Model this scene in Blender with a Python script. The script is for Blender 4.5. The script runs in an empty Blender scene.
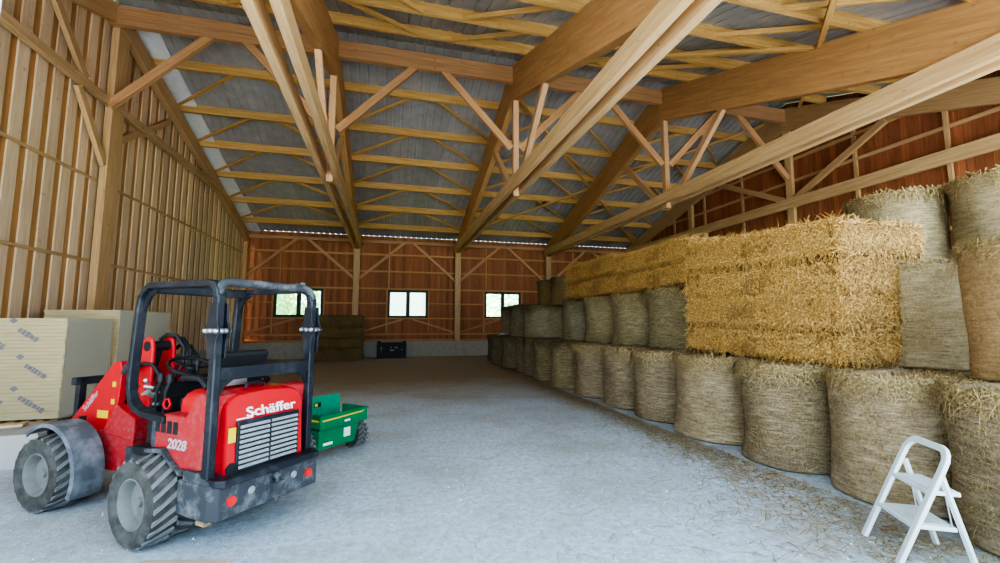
import bpy, math, random
from mathutils import Vector, Matrix
random.seed(7)
C = bpy.context.scene.collection
PI = math.pi
D = 23.36; X0 = -6.85; BAY = 5.246; YR = 12.2; ZR = 9.82; SB = .32; SF = .365
TX = [X0 + BAY * k for k in range(5)]

# ------------------------------------------------------------------ materials
def nodes(name, rough=.8, metal=0):
    m = bpy.data.materials.new(name); m.use_nodes = True
    nt = m.node_tree; b = nt.nodes['Principled BSDF']
    b.inputs['Roughness'].default_value = rough; b.inputs['Metallic'].default_value = metal
    return m, nt, b
def N(nt, t, **kw):
    n = nt.nodes.new(t)
    for k, v in kw.items():
        if k in n.inputs.keys(): n.inputs[k].default_value = v
        else: setattr(n, k, v)
    return n
def ramp(nt, fac, stops):
    r = nt.nodes.new('ShaderNodeValToRGB'); e = r.color_ramp.elements
    while len(e) < len(stops): e.new(.5)
    for x, (p, c) in zip(e, stops): x.position = p; x.color = (*c, 1)
    nt.links.new(fac, r.inputs[0]); return r.outputs[0]
def mixc(nt, fac, a, b, mode='MIX'):
    m = nt.nodes.new('ShaderNodeMix'); m.data_type = 'RGBA'; m.blend_type = mode
    for s, v in ((m.inputs[0], fac), (m.inputs[6], a), (m.inputs[7], b)):
        if hasattr(v, 'links'): nt.links.new(v, s)
        elif isinstance(v, tuple): s.default_value = (*v, 1)
        else: s.default_value = v
    return m.outputs[2]
def math_(nt, op, a, b=0.0):
    m = nt.nodes.new('ShaderNodeMath'); m.operation = op
    for s, v in zip(m.inputs, (a, b)):
        if hasattr(v, 'links'): nt.links.new(v, s)
        else: s.default_value = v
    return m.outputs[0]
def coords(nt, scale=(1, 1, 1), kind='Object'):
    t = nt.nodes.new('ShaderNodeTexCoord'); m = nt.nodes.new('ShaderNodeMapping')
    m.inputs['Scale'].default_value = scale; nt.links.new(t.outputs[kind], m.inputs[0]); return m.outputs[0]
def noise(nt, vec, scale=5, detail=4, rough=.55):
    n = N(nt, 'ShaderNodeTexNoise'); n.inputs['Scale'].default_value = scale
    n.inputs['Detail'].default_value = detail; n.inputs['Roughness'].default_value = rough
    if vec is not None: nt.links.new(vec, n.inputs['Vector'])
    return n.outputs[0]
def bump(nt, b, h, strength=.3, dist=.02):
    n = nt.nodes.new('ShaderNodeBump'); n.inputs['Strength'].default_value = strength; n.inputs['Distance'].default_value = dist
    nt.links.new(h, n.inputs['Height']); nt.links.new(n.outputs[0], b.inputs['Normal'])
def rnd(nt):
    return nt.nodes.new('ShaderNodeObjectInfo').outputs['Random']
def valvar(nt, col, fac, lo, hi):
    v = math_(nt, 'ADD', math_(nt, 'MULTIPLY', fac, hi - lo), lo)
    h = nt.nodes.new('ShaderNodeHueSaturation'); nt.links.new(v, h.inputs['Value']); nt.links.new(col, h.inputs['Color'])
    return h.outputs[0]

def wood(name, dark, light, axis=0, pitch=None, pax=0, rough=.75, vlo=.88, vhi=1.1, gs=1.0):
    m, nt, b = nodes(name, rough)
    sc = [14 * gs] * 3; sc[axis] = .7
    v = coords(nt, tuple(sc)); n1 = noise(nt, v, 1.6, 6, .65)
    col = ramp(nt, n1, [(.3, dark), (.68, light)])
    n2 = noise(nt, coords(nt, (1, 1, 1)), 7, 2)                       # knots and stains
    col = mixc(nt, ramp(nt, n2, [(.66, (0, 0, 0)), (.8, (.55, .55, .55))]), col, tuple(x * .55 for x in dark))
    if pitch:
        s = nt.nodes.new('ShaderNodeSeparateXYZ'); nt.links.new(coords(nt), s.inputs[0])
        w = nt.nodes.new('ShaderNodeTexWhiteNoise'); w.noise_dimensions = '1D'
        nt.links.new(math_(nt, 'FLOOR', math_(nt, 'DIVIDE', s.outputs[pax], pitch)), w.inputs['W'])
        col = valvar(nt, col, w.outputs['Value'], .78, 1.18)
    else: col = valvar(nt, col, rnd(nt), vlo, vhi)
    nt.links.new(col, b.inputs['Base Color']); bump(nt, b, n1, .25, .01)
    return m
def plain(name, col, rough=.5, metal=0, var=.0, dirt=None, dscale=6, dlo=.5, dhi=.75, bmp=0):
    m, nt, b = nodes(name, rough, metal)
    n = noise(nt, coords(nt), dscale, 5, .65)
    c = mixc(nt, ramp(nt, n, [(dlo, (0, 0, 0)), (dhi, (1, 1, 1))]), col, dirt or tuple(x * .85 for x in col))
    nt.links.new(c, b.inputs['Base Color'])
    if bmp: bump(nt, b, noise(nt, coords(nt), 60, 4), bmp, .01)
    return m
M = {}
M['purlin'] = wood('yellow_spruce', (.52, .29, .09), (.74, .47, .18))
M['glulam'] = wood('orange_glulam', (.45, .235, .09), (.60, .345, .15), gs=.7)
M['tie'] = wood('pale_tie_timber', (.54, .33, .155), (.74, .51, .28))
M['strut'] = wood('pink_strut_timber', (.54, .29, .14), (.70, .43, .23))
M['ridge'] = wood('brown_ridge_timber', (.46, .23, .10), (.62, .36, .18))
M['girt'] = wood('girt_timber', (.52, .26, .10), (.68, .39, .17))
M['red_boards'] = wood('red_brown_boards', (.36, .125, .050), (.52, .215, .095), axis=2, pitch=.17, pax=0)
M['red_boards_side'] = wood('red_brown_side_boards', (.31, .10, .042), (.46, .18, .08), axis=2, pitch=.17, pax=1)
M['pale_boards'] = wood('pale_inner_boards', (.74, .51, .31), (.90, .69, .47), axis=2, pitch=.46, pax=1)
M['orange_boards'] = wood('orange_outer_boards', (.50, .25, .09), (.62, .34, .14), axis=2, pitch=.46, pax=1)
M['gable'] = wood('gable_timber', (.55, .33, .155), (.70, .46, .24))
M['window_trim'] = plain('dark_window_paint', (.045, .04, .036), .5)

def roof_mat():
    m, nt, b = nodes('grey_roof_sheet', .55)
    n = noise(nt, coords(nt), 3, 5); col = ramp(nt, n, [(.3, (.36, .34, .325)), (.7, (.46, .44, .42))])
    s = nt.nodes.new('ShaderNodeSeparateXYZ'); nt.links.new(coords(nt), s.inputs[0])
    w = nt.nodes.new('ShaderNodeTexWhiteNoise'); w.noise_dimensions = '1D'
    nt.links.new(math_(nt, 'FLOOR', math_(nt, 'DIVIDE', s.outputs[0], 1.0)), w.inputs['W'])
    col = valvar(nt, col, w.outputs['Value'], .9, 1.1)
    nt.links.new(col, b.inputs['Base Color']); return m
M['roof'] = roof_mat()
M['verge'] = plain('light_grey_verge', (.85, .86, .86), .6, dirt=(.72, .72, .70))
M['concrete'] = plain('grey_concrete', (.46, .42, .35), .9, dirt=(.34, .30, .24), bmp=.3)

def floor_mat():
    m, nt, b = nodes('pale_crushed_limestone', .95)
    n1 = noise(nt, coords(nt), .55, 6, .6); n2 = noise(nt, coords(nt), 15, 9, .78); n3 = noise(nt, coords(nt), 70, 4, .6)
    col = ramp(nt, n2, [(.34, (.37, .415, .45)), (.6, (.63, .70, .76))])
    col = mixc(nt, ramp(nt, n1, [(.46, (0, 0, 0)), (.68, (.65, .65, .65))]), col, (.37, .35, .31))
    col = mixc(nt, ramp(nt, noise(nt, coords(nt, (1, 1.6, 1)), 2.3, 8, .72), [(.52, (0, 0, 0)), (.72, (.55, .55, .55))]), col, (.33, .32, .29))
    v = N(nt, 'ShaderNodeTexVoronoi'); v.inputs['Scale'].default_value = 26; nt.links.new(coords(nt), v.inputs['Vector'])
    col = mixc(nt, ramp(nt, v.outputs['Distance'], [(.10, (.35, .35, .35)), (.28, (0, 0, 0))]), col, (.66, .70, .72))
    # browner, darker tone toward the back of the hall
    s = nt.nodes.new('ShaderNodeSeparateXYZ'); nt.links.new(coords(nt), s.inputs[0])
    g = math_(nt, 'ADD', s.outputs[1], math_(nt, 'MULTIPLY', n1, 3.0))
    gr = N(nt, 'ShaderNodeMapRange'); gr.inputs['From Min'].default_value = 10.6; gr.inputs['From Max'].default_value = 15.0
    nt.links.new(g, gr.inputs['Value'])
    back_tone = ramp(nt, n2, [(.35, (.31, .215, .12)), (.65, (.47, .355, .22))])
    col = mixc(nt, gr.outputs[0], col, back_tone)
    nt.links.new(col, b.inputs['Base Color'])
    h = math_(nt, 'ADD', n2, math_(nt, 'MULTIPLY', n3, .45)); bump(nt, b, h, .55, .035); return m
M['floor'] = floor_mat()

def bale_mat(name, dark, mid, light):
    m, nt, b = nodes(name, .9)
    st = noise(nt, coords(nt, (3.5, 3.5, 30)), 1.5, 7, .75); big = noise(nt, coords(nt), 2.2, 4); fine = noise(nt, coords(nt), 45, 5, .7)
    col = ramp(nt, st, [(.33, dark), (.5, mid), (.68, light)])
    col = mixc(nt, ramp(nt, big, [(.4, (0, 0, 0)), (.7, (.6, .6, .6))]), col, dark)
    col = mixc(nt, ramp(nt, fine, [(.45, (0, 0, 0)), (.75, (.55, .55, .55))]), col, light)
    col = valvar(nt, col, rnd(nt), .85, 1.15)
    nt.links.new(col, b.inputs['Base Color'])
    bump(nt, b, math_(nt, 'ADD', st, math_(nt, 'MULTIPLY', fine, .8)), .6, .03); return m
M['bale_tan'] = bale_mat('tan_netted_hay', (.15, .095, .045), (.34, .245, .14), (.60, .485, .33))
M['bale_olive'] = bale_mat('olive_netted_hay', (.12, .085, .035), (.28, .215, .105), (.50, .41, .24))
M['bale_brown'] = bale_mat('brown_netted_hay', (.26, .15, .065), (.47, .30, .14), (.64, .46, .26))
M['bale_pale'] = bale_mat('pale_netted_hay', (.22, .155, .075), (.43, .335, .19), (.66, .545, .35))
M['bale_far'] = bale_mat('shade_toned_netted_hay', (.11, .082, .042), (.25, .195, .115), (.46, .39, .26))  # same hay for the far bales, their dimness put into the colour
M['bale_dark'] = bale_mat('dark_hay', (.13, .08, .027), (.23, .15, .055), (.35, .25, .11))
def strand_mat(name, a, b_, c):
    m, nt, b = nodes(name, .75)
    n = noise(nt, coords(nt), 38, 2); col = ramp(nt, n, [(.33, a), (.5, b_), (.66, c)])
    nt.links.new(col, b.inputs['Base Color']); return m
M['hay'] = strand_mat('hay_strands', (.20, .13, .055), (.40, .28, .12), (.62, .48, .26))
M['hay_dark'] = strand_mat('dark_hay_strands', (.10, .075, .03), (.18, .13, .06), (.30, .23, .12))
M['straw'] = strand_mat('straw_strands', (.31, .155, .036), (.57, .32, .092), (.86, .60, .25))
def strawcore():
    m, nt, b = nodes('golden_straw_core', .85)
    n = noise(nt, coords(nt, (1, 1, 1)), 40, 6, .75); n2 = noise(nt, coords(nt), 3, 4)
    col = ramp(nt, n, [(.36, (.11, .05, .012)), (.52, (.40, .215, .06)), (.68, (.66, .42, .16))])
    col = mixc(nt, ramp(nt, n2, [(.45, (0, 0, 0)), (.7, (.5, .5, .5))]), col, (.42, .24, .06))
    nt.links.new(col, b.inputs['Base Color']); bump(nt, b, n, .9, .04); return m
M['strawcore'] = strawcore()
M['red'] = plain('red_paint', (.60, .016, .022), .38, dirt=(.42, .05, .045), dscale=12, dlo=.55, dhi=.85)
M['red_dirty'] = plain('dusty_red_paint', (.44, .022, .026), .55, dirt=(.27, .13, .12), dscale=22, dlo=.48, dhi=.82)
M['black'] = plain('black_steel', (.014, .017, .024), .42, dirt=(.06, .062, .07), dscale=5)
M['black_matte'] = plain('black_plastic', (.014, .015, .017), .6)
M['dusty_black'] = plain('dusty_black_steel', (.05, .053, .06), .7, dirt=(.25, .25, .25), dscale=8, dlo=.48, dhi=.8)
M['fender'] = plain('dusty_fender_plastic', (.10, .11, .125), .75, dirt=(.26, .27, .28), dscale=7, dlo=.42, dhi=.75)
def tyre_mat():
    m, nt, b = nodes('dusty_tyre_rubber', .9)
    n = noise(nt, coords(nt), 8, 5, .6)
    nt.links.new(ramp(nt, n, [(.38, (.05, .046, .04)), (.66, (.115, .11, .10))]), b.inputs['Base Color']); bump(nt, b, n, .2, .01); return m
M['tyre'] = tyre_mat()
M['lug'] = plain('dusty_tyre_lugs', (.20, .20, .20), .95, dirt=(.10, .10, .10))
M['rim'] = plain('grey_rim_paint', (.19, .19, .175), .75, dirt=(.13, .12, .10))
M['steel'] = plain('bright_steel', (.62, .63, .65), .3, .85)
M['white'] = plain('white_lettering', (.85, .85, .85), .5)
M['greylet'] = plain('worn_grey_lettering', (.46, .42, .41), .6)
M['yellow'] = plain('yellow_sticker', (.80, .55, .03), .5)
M['redlens'] = plain('red_tail_lens', (.75, .03, .03), .25)
M['dust'] = plain('dusty_grille', (.27, .27, .27), .8, dirt=(.42, .42, .41), dscale=22)
M['green'] = plain('green_paint', (.008, .20, .075), .4, dirt=(.012, .13, .06))
M['green_bright'] = plain('bright_green_plastic', (.012, .30, .16), .45)
M['bed'] = plain('dark_bed_liner', (.03, .05, .06), .7)
M['ladder'] = plain('white_ladder_paint', (.70, .77, .77), .45, dirt=(.60, .66, .66))
M['tread'] = plain('grey_step_tread', (.62, .66, .66), .7, dirt=(.50, .52, .52), bmp=.2)
M['jamb'] = plain('white_painted_timber', (.86, .87, .85), .6)
def insul():
    m, nt, b = nodes('yellow_insulation_boards', .55)
    s = nt.nodes.new('ShaderNodeSeparateXYZ'); nt.links.new(coords(nt), s.inputs[0])
    fr = math_(nt, 'FRACT', math_(nt, 'DIVIDE', s.outputs[2], .062))
    n = noise(nt, coords(nt, (1, 1, 12)), 3, 4)
    col = ramp(nt, n, [(.3, (.62, .48, .26)), (.7, (.74, .61, .37))])
    line = ramp(nt, fr, [(.0, (.38, .38, .38)), (.12, (0, 0, 0))])
    col = mixc(nt, line, col, (.33, .26, .13))
    nt.links.new(col, b.inputs['Base Color']); bump(nt, b, fr, .15, .01); return m
M['insul'] = insul()
M['ink'] = plain('faded_blue_ink', (.27, .24, .27), .6, dirt=(.48, .40, .30), dscale=16)
def film():
    m, nt, b = nodes('lightening_wrap_film', .16)
    b.inputs['Base Color'].default_value = (.93, .90, .82, 1); b.inputs['Roughness'].default_value = .35  # wrap film, its whitish colour also lightens the shaded right faces
    tr = nt.nodes.new('ShaderNodeBsdfTransparent'); mx = nt.nodes.new('ShaderNodeMixShader'); mx.inputs[0].default_value = .3
    nt.links.new(tr.outputs[0], mx.inputs[1]); nt.links.new(b.outputs[0], mx.inputs[2])
    nt.links.new(mx.outputs[0], nt.nodes['Material Output'].inputs[0]); return m
M['film'] = film()
M['pallet'] = wood('weathered_pallet_wood', (.26, .17, .09), (.44, .31, .18))
M['plank'] = wood('pale_plank', (.58, .40, .22), (.74, .56, .34))
M['card'] = plain('brown_cardboard', (.50, .37, .30), .85, dirt=(.44, .32, .26))
M['paleblock'] = plain('pale_grey_block', (.50, .48, .45), .9, dirt=(.40, .38, .36), bmp=.2)
def glass():
    m, nt, b = nodes('window_glass', .05)
    tr = nt.nodes.new('ShaderNodeBsdfTransparent'); gl = nt.nodes.new('ShaderNodeBsdfGlossy'); gl.inputs['Roughness'].default_value = .03
    mx = nt.nodes.new('ShaderNodeMixShader'); mx.inputs[0].default_value = .06
    nt.links.new(tr.outputs[0], mx.inputs[1]); nt.links.new(gl.outputs[0], mx.inputs[2])
    nt.links.new(mx.outputs[0], nt.nodes['Material Output'].inputs[0]); return m
M['glass'] = glass()
M['leaf'] = strand_mat('green_leaves', (.40, .62, .28), (.55, .78, .40), (.75, .90, .55))
M['bark'] = plain('tree_bark', (.16, .11, .07), .9)
M['grass'] = plain('meadow_grass', (.20, .34, .10), .95, dirt=(.30, .38, .16), dscale=1.2)
M['stone'] = plain('limestone_chips', (.60, .63, .64), .9, dirt=(.5, .5, .48), dscale=30)
M['plaster'] = plain('white_plaster', (.8, .8, .78), .9)

# ------------------------------------------------------------------ mesh builder
class G:
    def __init__(s): s.v = []; s.f = []; s.T = None
    def add(s, vs, fs):
        o = len(s.v)
        s.v += [tuple(s.T @ Vector(p)) if s.T else tuple(p) for p in vs]; s.f += [tuple(i + o for i in q) for q in fs]
    def box(s, c, d, R=None):
        x, y, z = (k / 2 for k in d); c = Vector(c)
        vs = [Vector((i * x, j * y, k * z)) for i in (-1, 1) for j in (-1, 1) for k in (-1, 1)]
        if R: vs = [R @ p for p in vs]
        s.add([c + p for p in vs], [(0, 1, 3, 2), (4, 6, 7, 5), (0, 4, 5, 1), (2, 3, 7, 6), (0, 2, 6, 4), (1, 5, 7, 3)]); return s
    def bb(s, a, b):
        return s.box([(p + q) / 2 for p, q in zip(a, b)], [abs(q - p) for p, q in zip(a, b)])
    def prism(s, poly, a, b, ax='y'):
        n = len(poly)
        def P(p, t): return (p[0], t, p[1]) if ax == 'y' else ((t, p[0], p[1]) if ax == 'x' else (p[0], p[1], t))
        vs = [P(p, a) for p in poly] + [P(p, b) for p in poly]
        s.add(vs, [tuple(range(n)), tuple(range(2 * n - 1, n - 1, -1))] + [(i, i + n, (i + 1) % n + n, (i + 1) % n) for i in range(n)]); return s
    def tube(s, pts, r, n=8, closed=False, flat=None, up=(0, 0, 1)):
        pts = [Vector(p) for p in pts]; m = len(pts); vs = []; fs = []; prev = None
        for i, p in enumerate(pts):
            if closed: t = (pts[(i + 1) % m] - pts[i - 1])
            else: t = pts[min(i + 1, m - 1)] - pts[max(i - 1, 0)]
            t.normalize()
            if prev is None:
                u = Vector(up) if abs(t.dot(Vector(up))) < .95 else Vector((1, 0, 0))
                a = t.cross(u).normalized()
            else: a = (prev - t * prev.dot(t)).normalized()
            prev = a; b = a.cross(t).normalized()
            if flat:
                for sa, sb in ((-1, -1), (1, -1), (1, 1), (-1, 1)): vs.append(p + a * sa * flat[0] / 2 + b * sb * flat[1] / 2)
            else:
                rr = r[i] if isinstance(r, (list, tuple)) else r
                for k in range(n): vs.append(p + a * rr * math.cos(2 * PI * k / n) + b * rr * math.sin(2 * PI * k / n))
        k_ = 4 if flat else n
        for i in range(m if closed else m - 1):
            j = (i + 1) % m
            for k in range(k_): fs.append((i * k_ + k, i * k_ + (k + 1) % k_, j * k_ + (k + 1) % k_, j * k_ + k))
        if not closed: fs += [tuple(range(k_ - 1, -1, -1)), tuple(range((m - 1) * k_, m * k_))]
        s.add(vs, fs); return s
    def lathe(s, prof, c=(0, 0, 0), ax='z', n=32, cap=True):
        vs = []; fs = []; m = len(prof)
        for r, h in prof:
            for k in range(n):
                a = 2 * PI * k / n; x, y = r * math.cos(a), r * math.sin(a)
                p = (x, y, h) if ax == 'z' else ((x, h, y) if ax == 'y' else (h, x, y))
                vs.append((p[0] + c[0], p[1] + c[1], p[2] + c[2]))
        for i in range(m - 1):
            for k in range(n): fs.append((i * n + k, i * n + (k + 1) % n, (i + 1) * n + (k + 1) % n, (i + 1) * n + k))
        if cap: fs += [tuple(range(n)), tuple(range((m - 1) * n, m * n))]
        s.add(vs, fs); return s
    def beam(s, p, q, w, h, up=(0, 0, 1)):
        return s.tube([p, q], 0, flat=(w, h), up=up)
    def mesh(s, name, mat, smooth=False):
        me = bpy.data.meshes.new(name); me.from_pydata(s.v, [], s.f)
        for m in (mat if isinstance(mat, list) else [mat]): me.materials.append(m)
        import bmesh
        bm = bmesh.new(); bm.from_mesh(me); bmesh.ops.recalc_face_normals(bm, faces=bm.faces[:]); bm.to_mesh(me); bm.free()
        if smooth:
            me.polygons.foreach_set('use_smooth', [True] * len(me.polygons)); me.set_sharp_from_angle(angle=math.radians(38))
        return me
    def build(s, name, mat, parent=None, smooth=False, bevel=0, loc=None):
        o = bpy.data.objects.new(name, s.mesh(name, mat, smooth)); C.objects.link(o)
        if parent: o.parent = parent
        if loc: o.location = loc
        if bevel:
            b = o.modifiers.new('bevel', 'BEVEL'); b.width = bevel; b.segments = 2; b.limit_method = 'ANGLE'
        return o
def tag(o, label=None, cat=None, group=None, kind=None):
    if label: o['label'] = label
    if cat: o['category'] = cat
    if group: o['group'] = group
    if kind: o['kind'] = kind
    return o
def thing(name, loc, label, cat, group=None, rz=0):
    o = bpy.data.objects.new(name, None); C.objects.link(o); o.location = loc; o.rotation_euler = (0, 0, rz)
    o.empty_display_size = .2
    return tag(o, label, cat, group)
def struct(o, label=None): return tag(o, label, None, None, 'structure')
def timber(name, p, q, w, h, mat, parent=None, up=(0, 0, 1), org=(0, 0, 0), bevel=.006):
    """one squared timber whose local X runs along its length (grain); p, q in world, org = world origin of the parent"""
    p = Vector(p); q = Vector(q); L = (q - p).length; x = (q - p).normalized()
    u = Vector(up) if abs(x.dot(Vector(up))) < .98 else Vector((0, 1, 0))
    y = u.cross(x).normalized(); z = x.cross(y)
    g = G(); g.box((0, 0, 0), (L, w, h)); o = g.build(name, mat, parent, bevel=bevel)
    R = Matrix((x, y, z)).transposed().to_4x4(); R.translation = (p + q) / 2 - Vector(org); o.matrix_local = R
    return o
def text(body, size, mat, parent, M4, name, ext=.002, bold=.0, shear=0, sx=1):
    cu = bpy.data.curves.new('lettering', 'FONT'); cu.body = body; cu.size = size; cu.extrude = ext; cu.offset = bold; cu.shear = shear
    cu.align_x = 'CENTER'; cu.align_y = 'CENTER'
    t = bpy.data.objects.new('lettering', cu); C.objects.link(t); dg = bpy.context.evaluated_depsgraph_get()
    me = bpy.data.meshes.new_from_object(t.evaluated_get(dg)); bpy.data.objects.remove(t)
    me.materials.clear(); me.materials.append(mat)
    o = bpy.data.objects.new(name, me); C.objects.link(o); o.parent = parent
    o.matrix_local = M4 @ Matrix.Diagonal((sx, 1, 1, 1)); return o
def frame(origin, xa, ya):
    x = Vector(xa).normalized(); z = x.cross(Vector(ya)).normalized(); y = z.cross(x)
    m = Matrix((x, y, z)).transposed().to_4x4(); m.translation = origin; return m

def zp(y): return ZR - SB * (y - YR) if y >= YR else ZR - SF * (YR - y)    # centre line of the purlins

# ------------------------------------------------------------------ setting
g = G(); n = 60
def fz(x, y): return 0
g.add([(-30, -40, 0), (40, -40, 0), (40, .5, 0), (17, .5, 0), (17, D + .3, 0), (-9, D + .3, 0), (-9, .5, 0), (-30, .5, 0)], [(0, 1, 2, 3, 4, 5, 6, 7)])
struct(g.build('floor', M['floor']))
g = G(); g.add([(-90, -90, -.05), (90, -90, -.05), (90, 110, -.05), (-90, 110, -.05)], [(0, 1, 2, 3)])
struct(g.build('ground', M['grass']))

# roof sheets: trapezoid ribs running down the slope
def sheet(y0, y1, name):
    g = G(); xs = []
    x = X0 - .5; k = 0
    while x < TX[4] + .5:
        xs += [(x, 0), (x + .20, 0), (x + .215, .026), (x + .26, .026), (x + .275, 0)]; x += .275
    vs = []; 
    for y in (y0, y1):
        for a, b in xs: vs.append((a, y, zp(y) + .125 + b))
    m = len(xs); fs = [(i, i + 1, m + i + 1, m + i) for i in range(m - 1)]
    g.add(vs, fs); return struct(g.build(name, M['roof']))
sheet(YR, D + .06, 'ceiling'); sheet(.4, YR, 'ceiling.001')

WIN = [(-5.45, -3.18, 2.05, 3.5), (-.01, 2.07, 2.03, 3.5), (5.19, 7.29, 2.0, 3.5)]
ORD = ['left', 'middle', 'right']
g = G(); x = X0 - .1; i = 0
while x < TX[4] + .2:
    y = D + .03 + (i % 2) * .012; xe = x + .178; zt = zp(D) + .10
    segs = [(x, xe, .78, zt)]
    for a, b, c, d in WIN:
        if xe > a and x < b:
            segs = [(x, xe, .78, c), (x, xe, d, zt)]
            if x < a: segs.append((x, a, c, d))
            if xe > b: segs.append((b, xe, c, d))
    for u, v, p, q in segs: g.bb((u, y, p), (v, y + .025, q))
    x += .17; i += 1
wall_back = struct(g.build('wall_back', M['red_boards']))
for z, h in ((1.17, .1), (2.0, .08), (2.78, .08), (3.55, .09), (4.46, .09), (5.35, .1)):
    for k in range(4):
        a, b = TX[k] + .12, TX[k + 1] - .12
        cut = [(a, b)]
        if k < 3 and 2.1 < z < 3.5:
            w = WIN[k]; cut = [(a, w[0] - .06), (w[1] + .06, b)]
        for p, q in cut: timber('girt', (p, D - .04, z), (q, D - .04, z), .08, h, M['girt'], wall_back)
for k in range(4):
    a, b = TX[k] + .12, TX[k + 1] - .12; m_ = (a + b) / 2
    for s, e in ((a, m_ - .25), (b, m_ + .25)):
        timber('brace', (s, D - .14, 4.05), (e, D - .14, 6.0), .08, .14, M['strut'], wall_back)
        timber('lower_brace', (s, D - .1, 1.25), (e, D - .1, 1.95), .05, .1, M['girt'], wall_back)
    if k < 3:
        for xx in (WIN[k][0] - .05, WIN[k][1] + .05):
            timber('stud', (xx, D - .04, 1.2), (xx, D - .04, 3.55), .08, .08, M['girt'], wall_back)
    timber('stud', (a + 1.5, D - .05, 3.6), (a + 1.5, D - .05, 5.95), .07, .08, M['girt'], wall_back)
timber('wall_plate', (X0, D - .08, 6.02), (TX[4], D - .08, 6.02), .18, .16, M['strut'], wall_back)
timber('sill_plate', (X0, D - .05, .86), (TX[4], D - .05, .86), .16, .1, M['girt'], wall_back)
g = G(); g.bb((X0 - .15, D - .12, -.05), (TX[4] + .25, D + .08, .80)); struct(g.build('baseboard_back', M['concrete']))

for k, (a, b, c, d) in enumerate(WIN):
    g = G(); y0, y1 = D - .03, D + .07; t = .075
    g.bb((a, y0, c), (b, y1, c + t)); g.bb((a, y0, d - t), (b, y1, d))
    for xx in (a, (a + b) / 2 - t * .7, b - t): g.bb((xx, y0, c + t), (xx + (t * 1.4 if xx == (a + b) / 2 - t * .7 else t), y1, d - t))
    w = struct(g.build('window_%d' % (k + 1), M['window_trim']))
    for s in (0, 1):
        p = a + t if s == 0 else (a + b) / 2 + t * .7; q = (a + b) / 2 - t * .7 if s == 0 else b - t
        gg = G(); gg.bb((p, D + .015, c + t), (q, D + .021, d - t)); gg.build('pane', M['glass'], w)
        gg = G()
        for u0, u1, v0, v1 in ((p, q, c + t, c + t + .05), (p, q, d - t - .05, d - t), (p, p + .05, c + t, d - t), (q - .05, q, c + t, d - t)): gg.bb((u0, D - .005, v0), (u1, D + .04, v1))
        gg.build('casement', M['window_trim'], w)

# left gable wall: pale inner boards in front of orange outer boards
WL = X0 - .05
g = G(); y = 1.0
while y < D:
    e = min(y + .46, D); g.prism([(y, .68), (e, .68), (e, zp(e) + .11), (y, zp(y) + .11)], WL - .06, WL - .035, 'x'); y += .46
wall_left = struct(g.build('wall_left', M['orange_boards']))
g = G(); y = 1.0
while y < D - .25:
    e = y + .27; g.prism([(y, .7), (e, .7), (e, zp(e) + .06), (y, zp(y) + .06)], WL - .034, WL - .002, 'x'); y += .46
g.build('inner_boards', M['pale_boards'], wall_left)
for z in (5.15, 3.2):
    timber('batten', (WL + .02, 1.0, z), (WL + .02, 12.2, z), .035, .07, M['gable'], wall_left)
    timber('batten', (WL + .02, 12.9, z), (WL + .02, D - .2, z), .035, .07, M['gable'], wall_left)
g = G(); g.bb((WL - .14, 1.0, -.05), (WL + .08, D, .70)); struct(g.build('baseboard_left', M['concrete']))
# right gable wall
WR = TX[4] + .12
g = G(); y = 1.0; i = 0
while y < D:
    e = min(y + .17, D + .05); xx = WR + (i % 2) * .012
    g.prism([(y, .78), (e, .78), (e, zp(e) + .11), (y, zp(y) + .11)], xx, xx + .025, 'x'); y += .17; i += 1
wall_right = struct(g.build('wall_right', M['red_boards_side']))
for z in (1.17, 2.2, 3.2, 4.2, 5.2, 6.9, 7.7, 8.5):
    yb = min(D - .1, YR + (ZR - z - .2) / SB); yf = max(1.0, YR - (ZR - z - .2) / SF)
    timber('girt', (WR - .04, yf, z), (WR - .04, yb, z), .07, .1, M['gable'], wall_right)
for y in (5.3, 7.6, 9.9, 14.4, 16.6, 18.8, 21): timber('stud', (WR - .05, y, 1.0), (WR - .05, y, zp(y) - .3), .08, .1, M['gable'], wall_right)
g = G(); g.bb((WR - .08, 1.0, -.05), (WR + .15, D, .80)); struct(g.build('baseboard_right', M['concrete']))
# pale verge strip under the roof sheets beside the left gable
g = G()
for a, b in ((YR + .2, D),): g.prism([(a, zp(a) + .05), (b, zp(b) + .05), (b, zp(b) + .10), (a, zp(a) + .10)], WL + .0, X0 + .62, 'x')
for a, b in ((1.0, YR - .2),): g.prism([(a, zp(a) + .05), (b, zp(b) + .05), (b, zp(b) + .10), (a, zp(a) + .10)], WL + .0, X0 + .62, 'x')
struct(g.build('trim_1', M['verge']))

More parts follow.
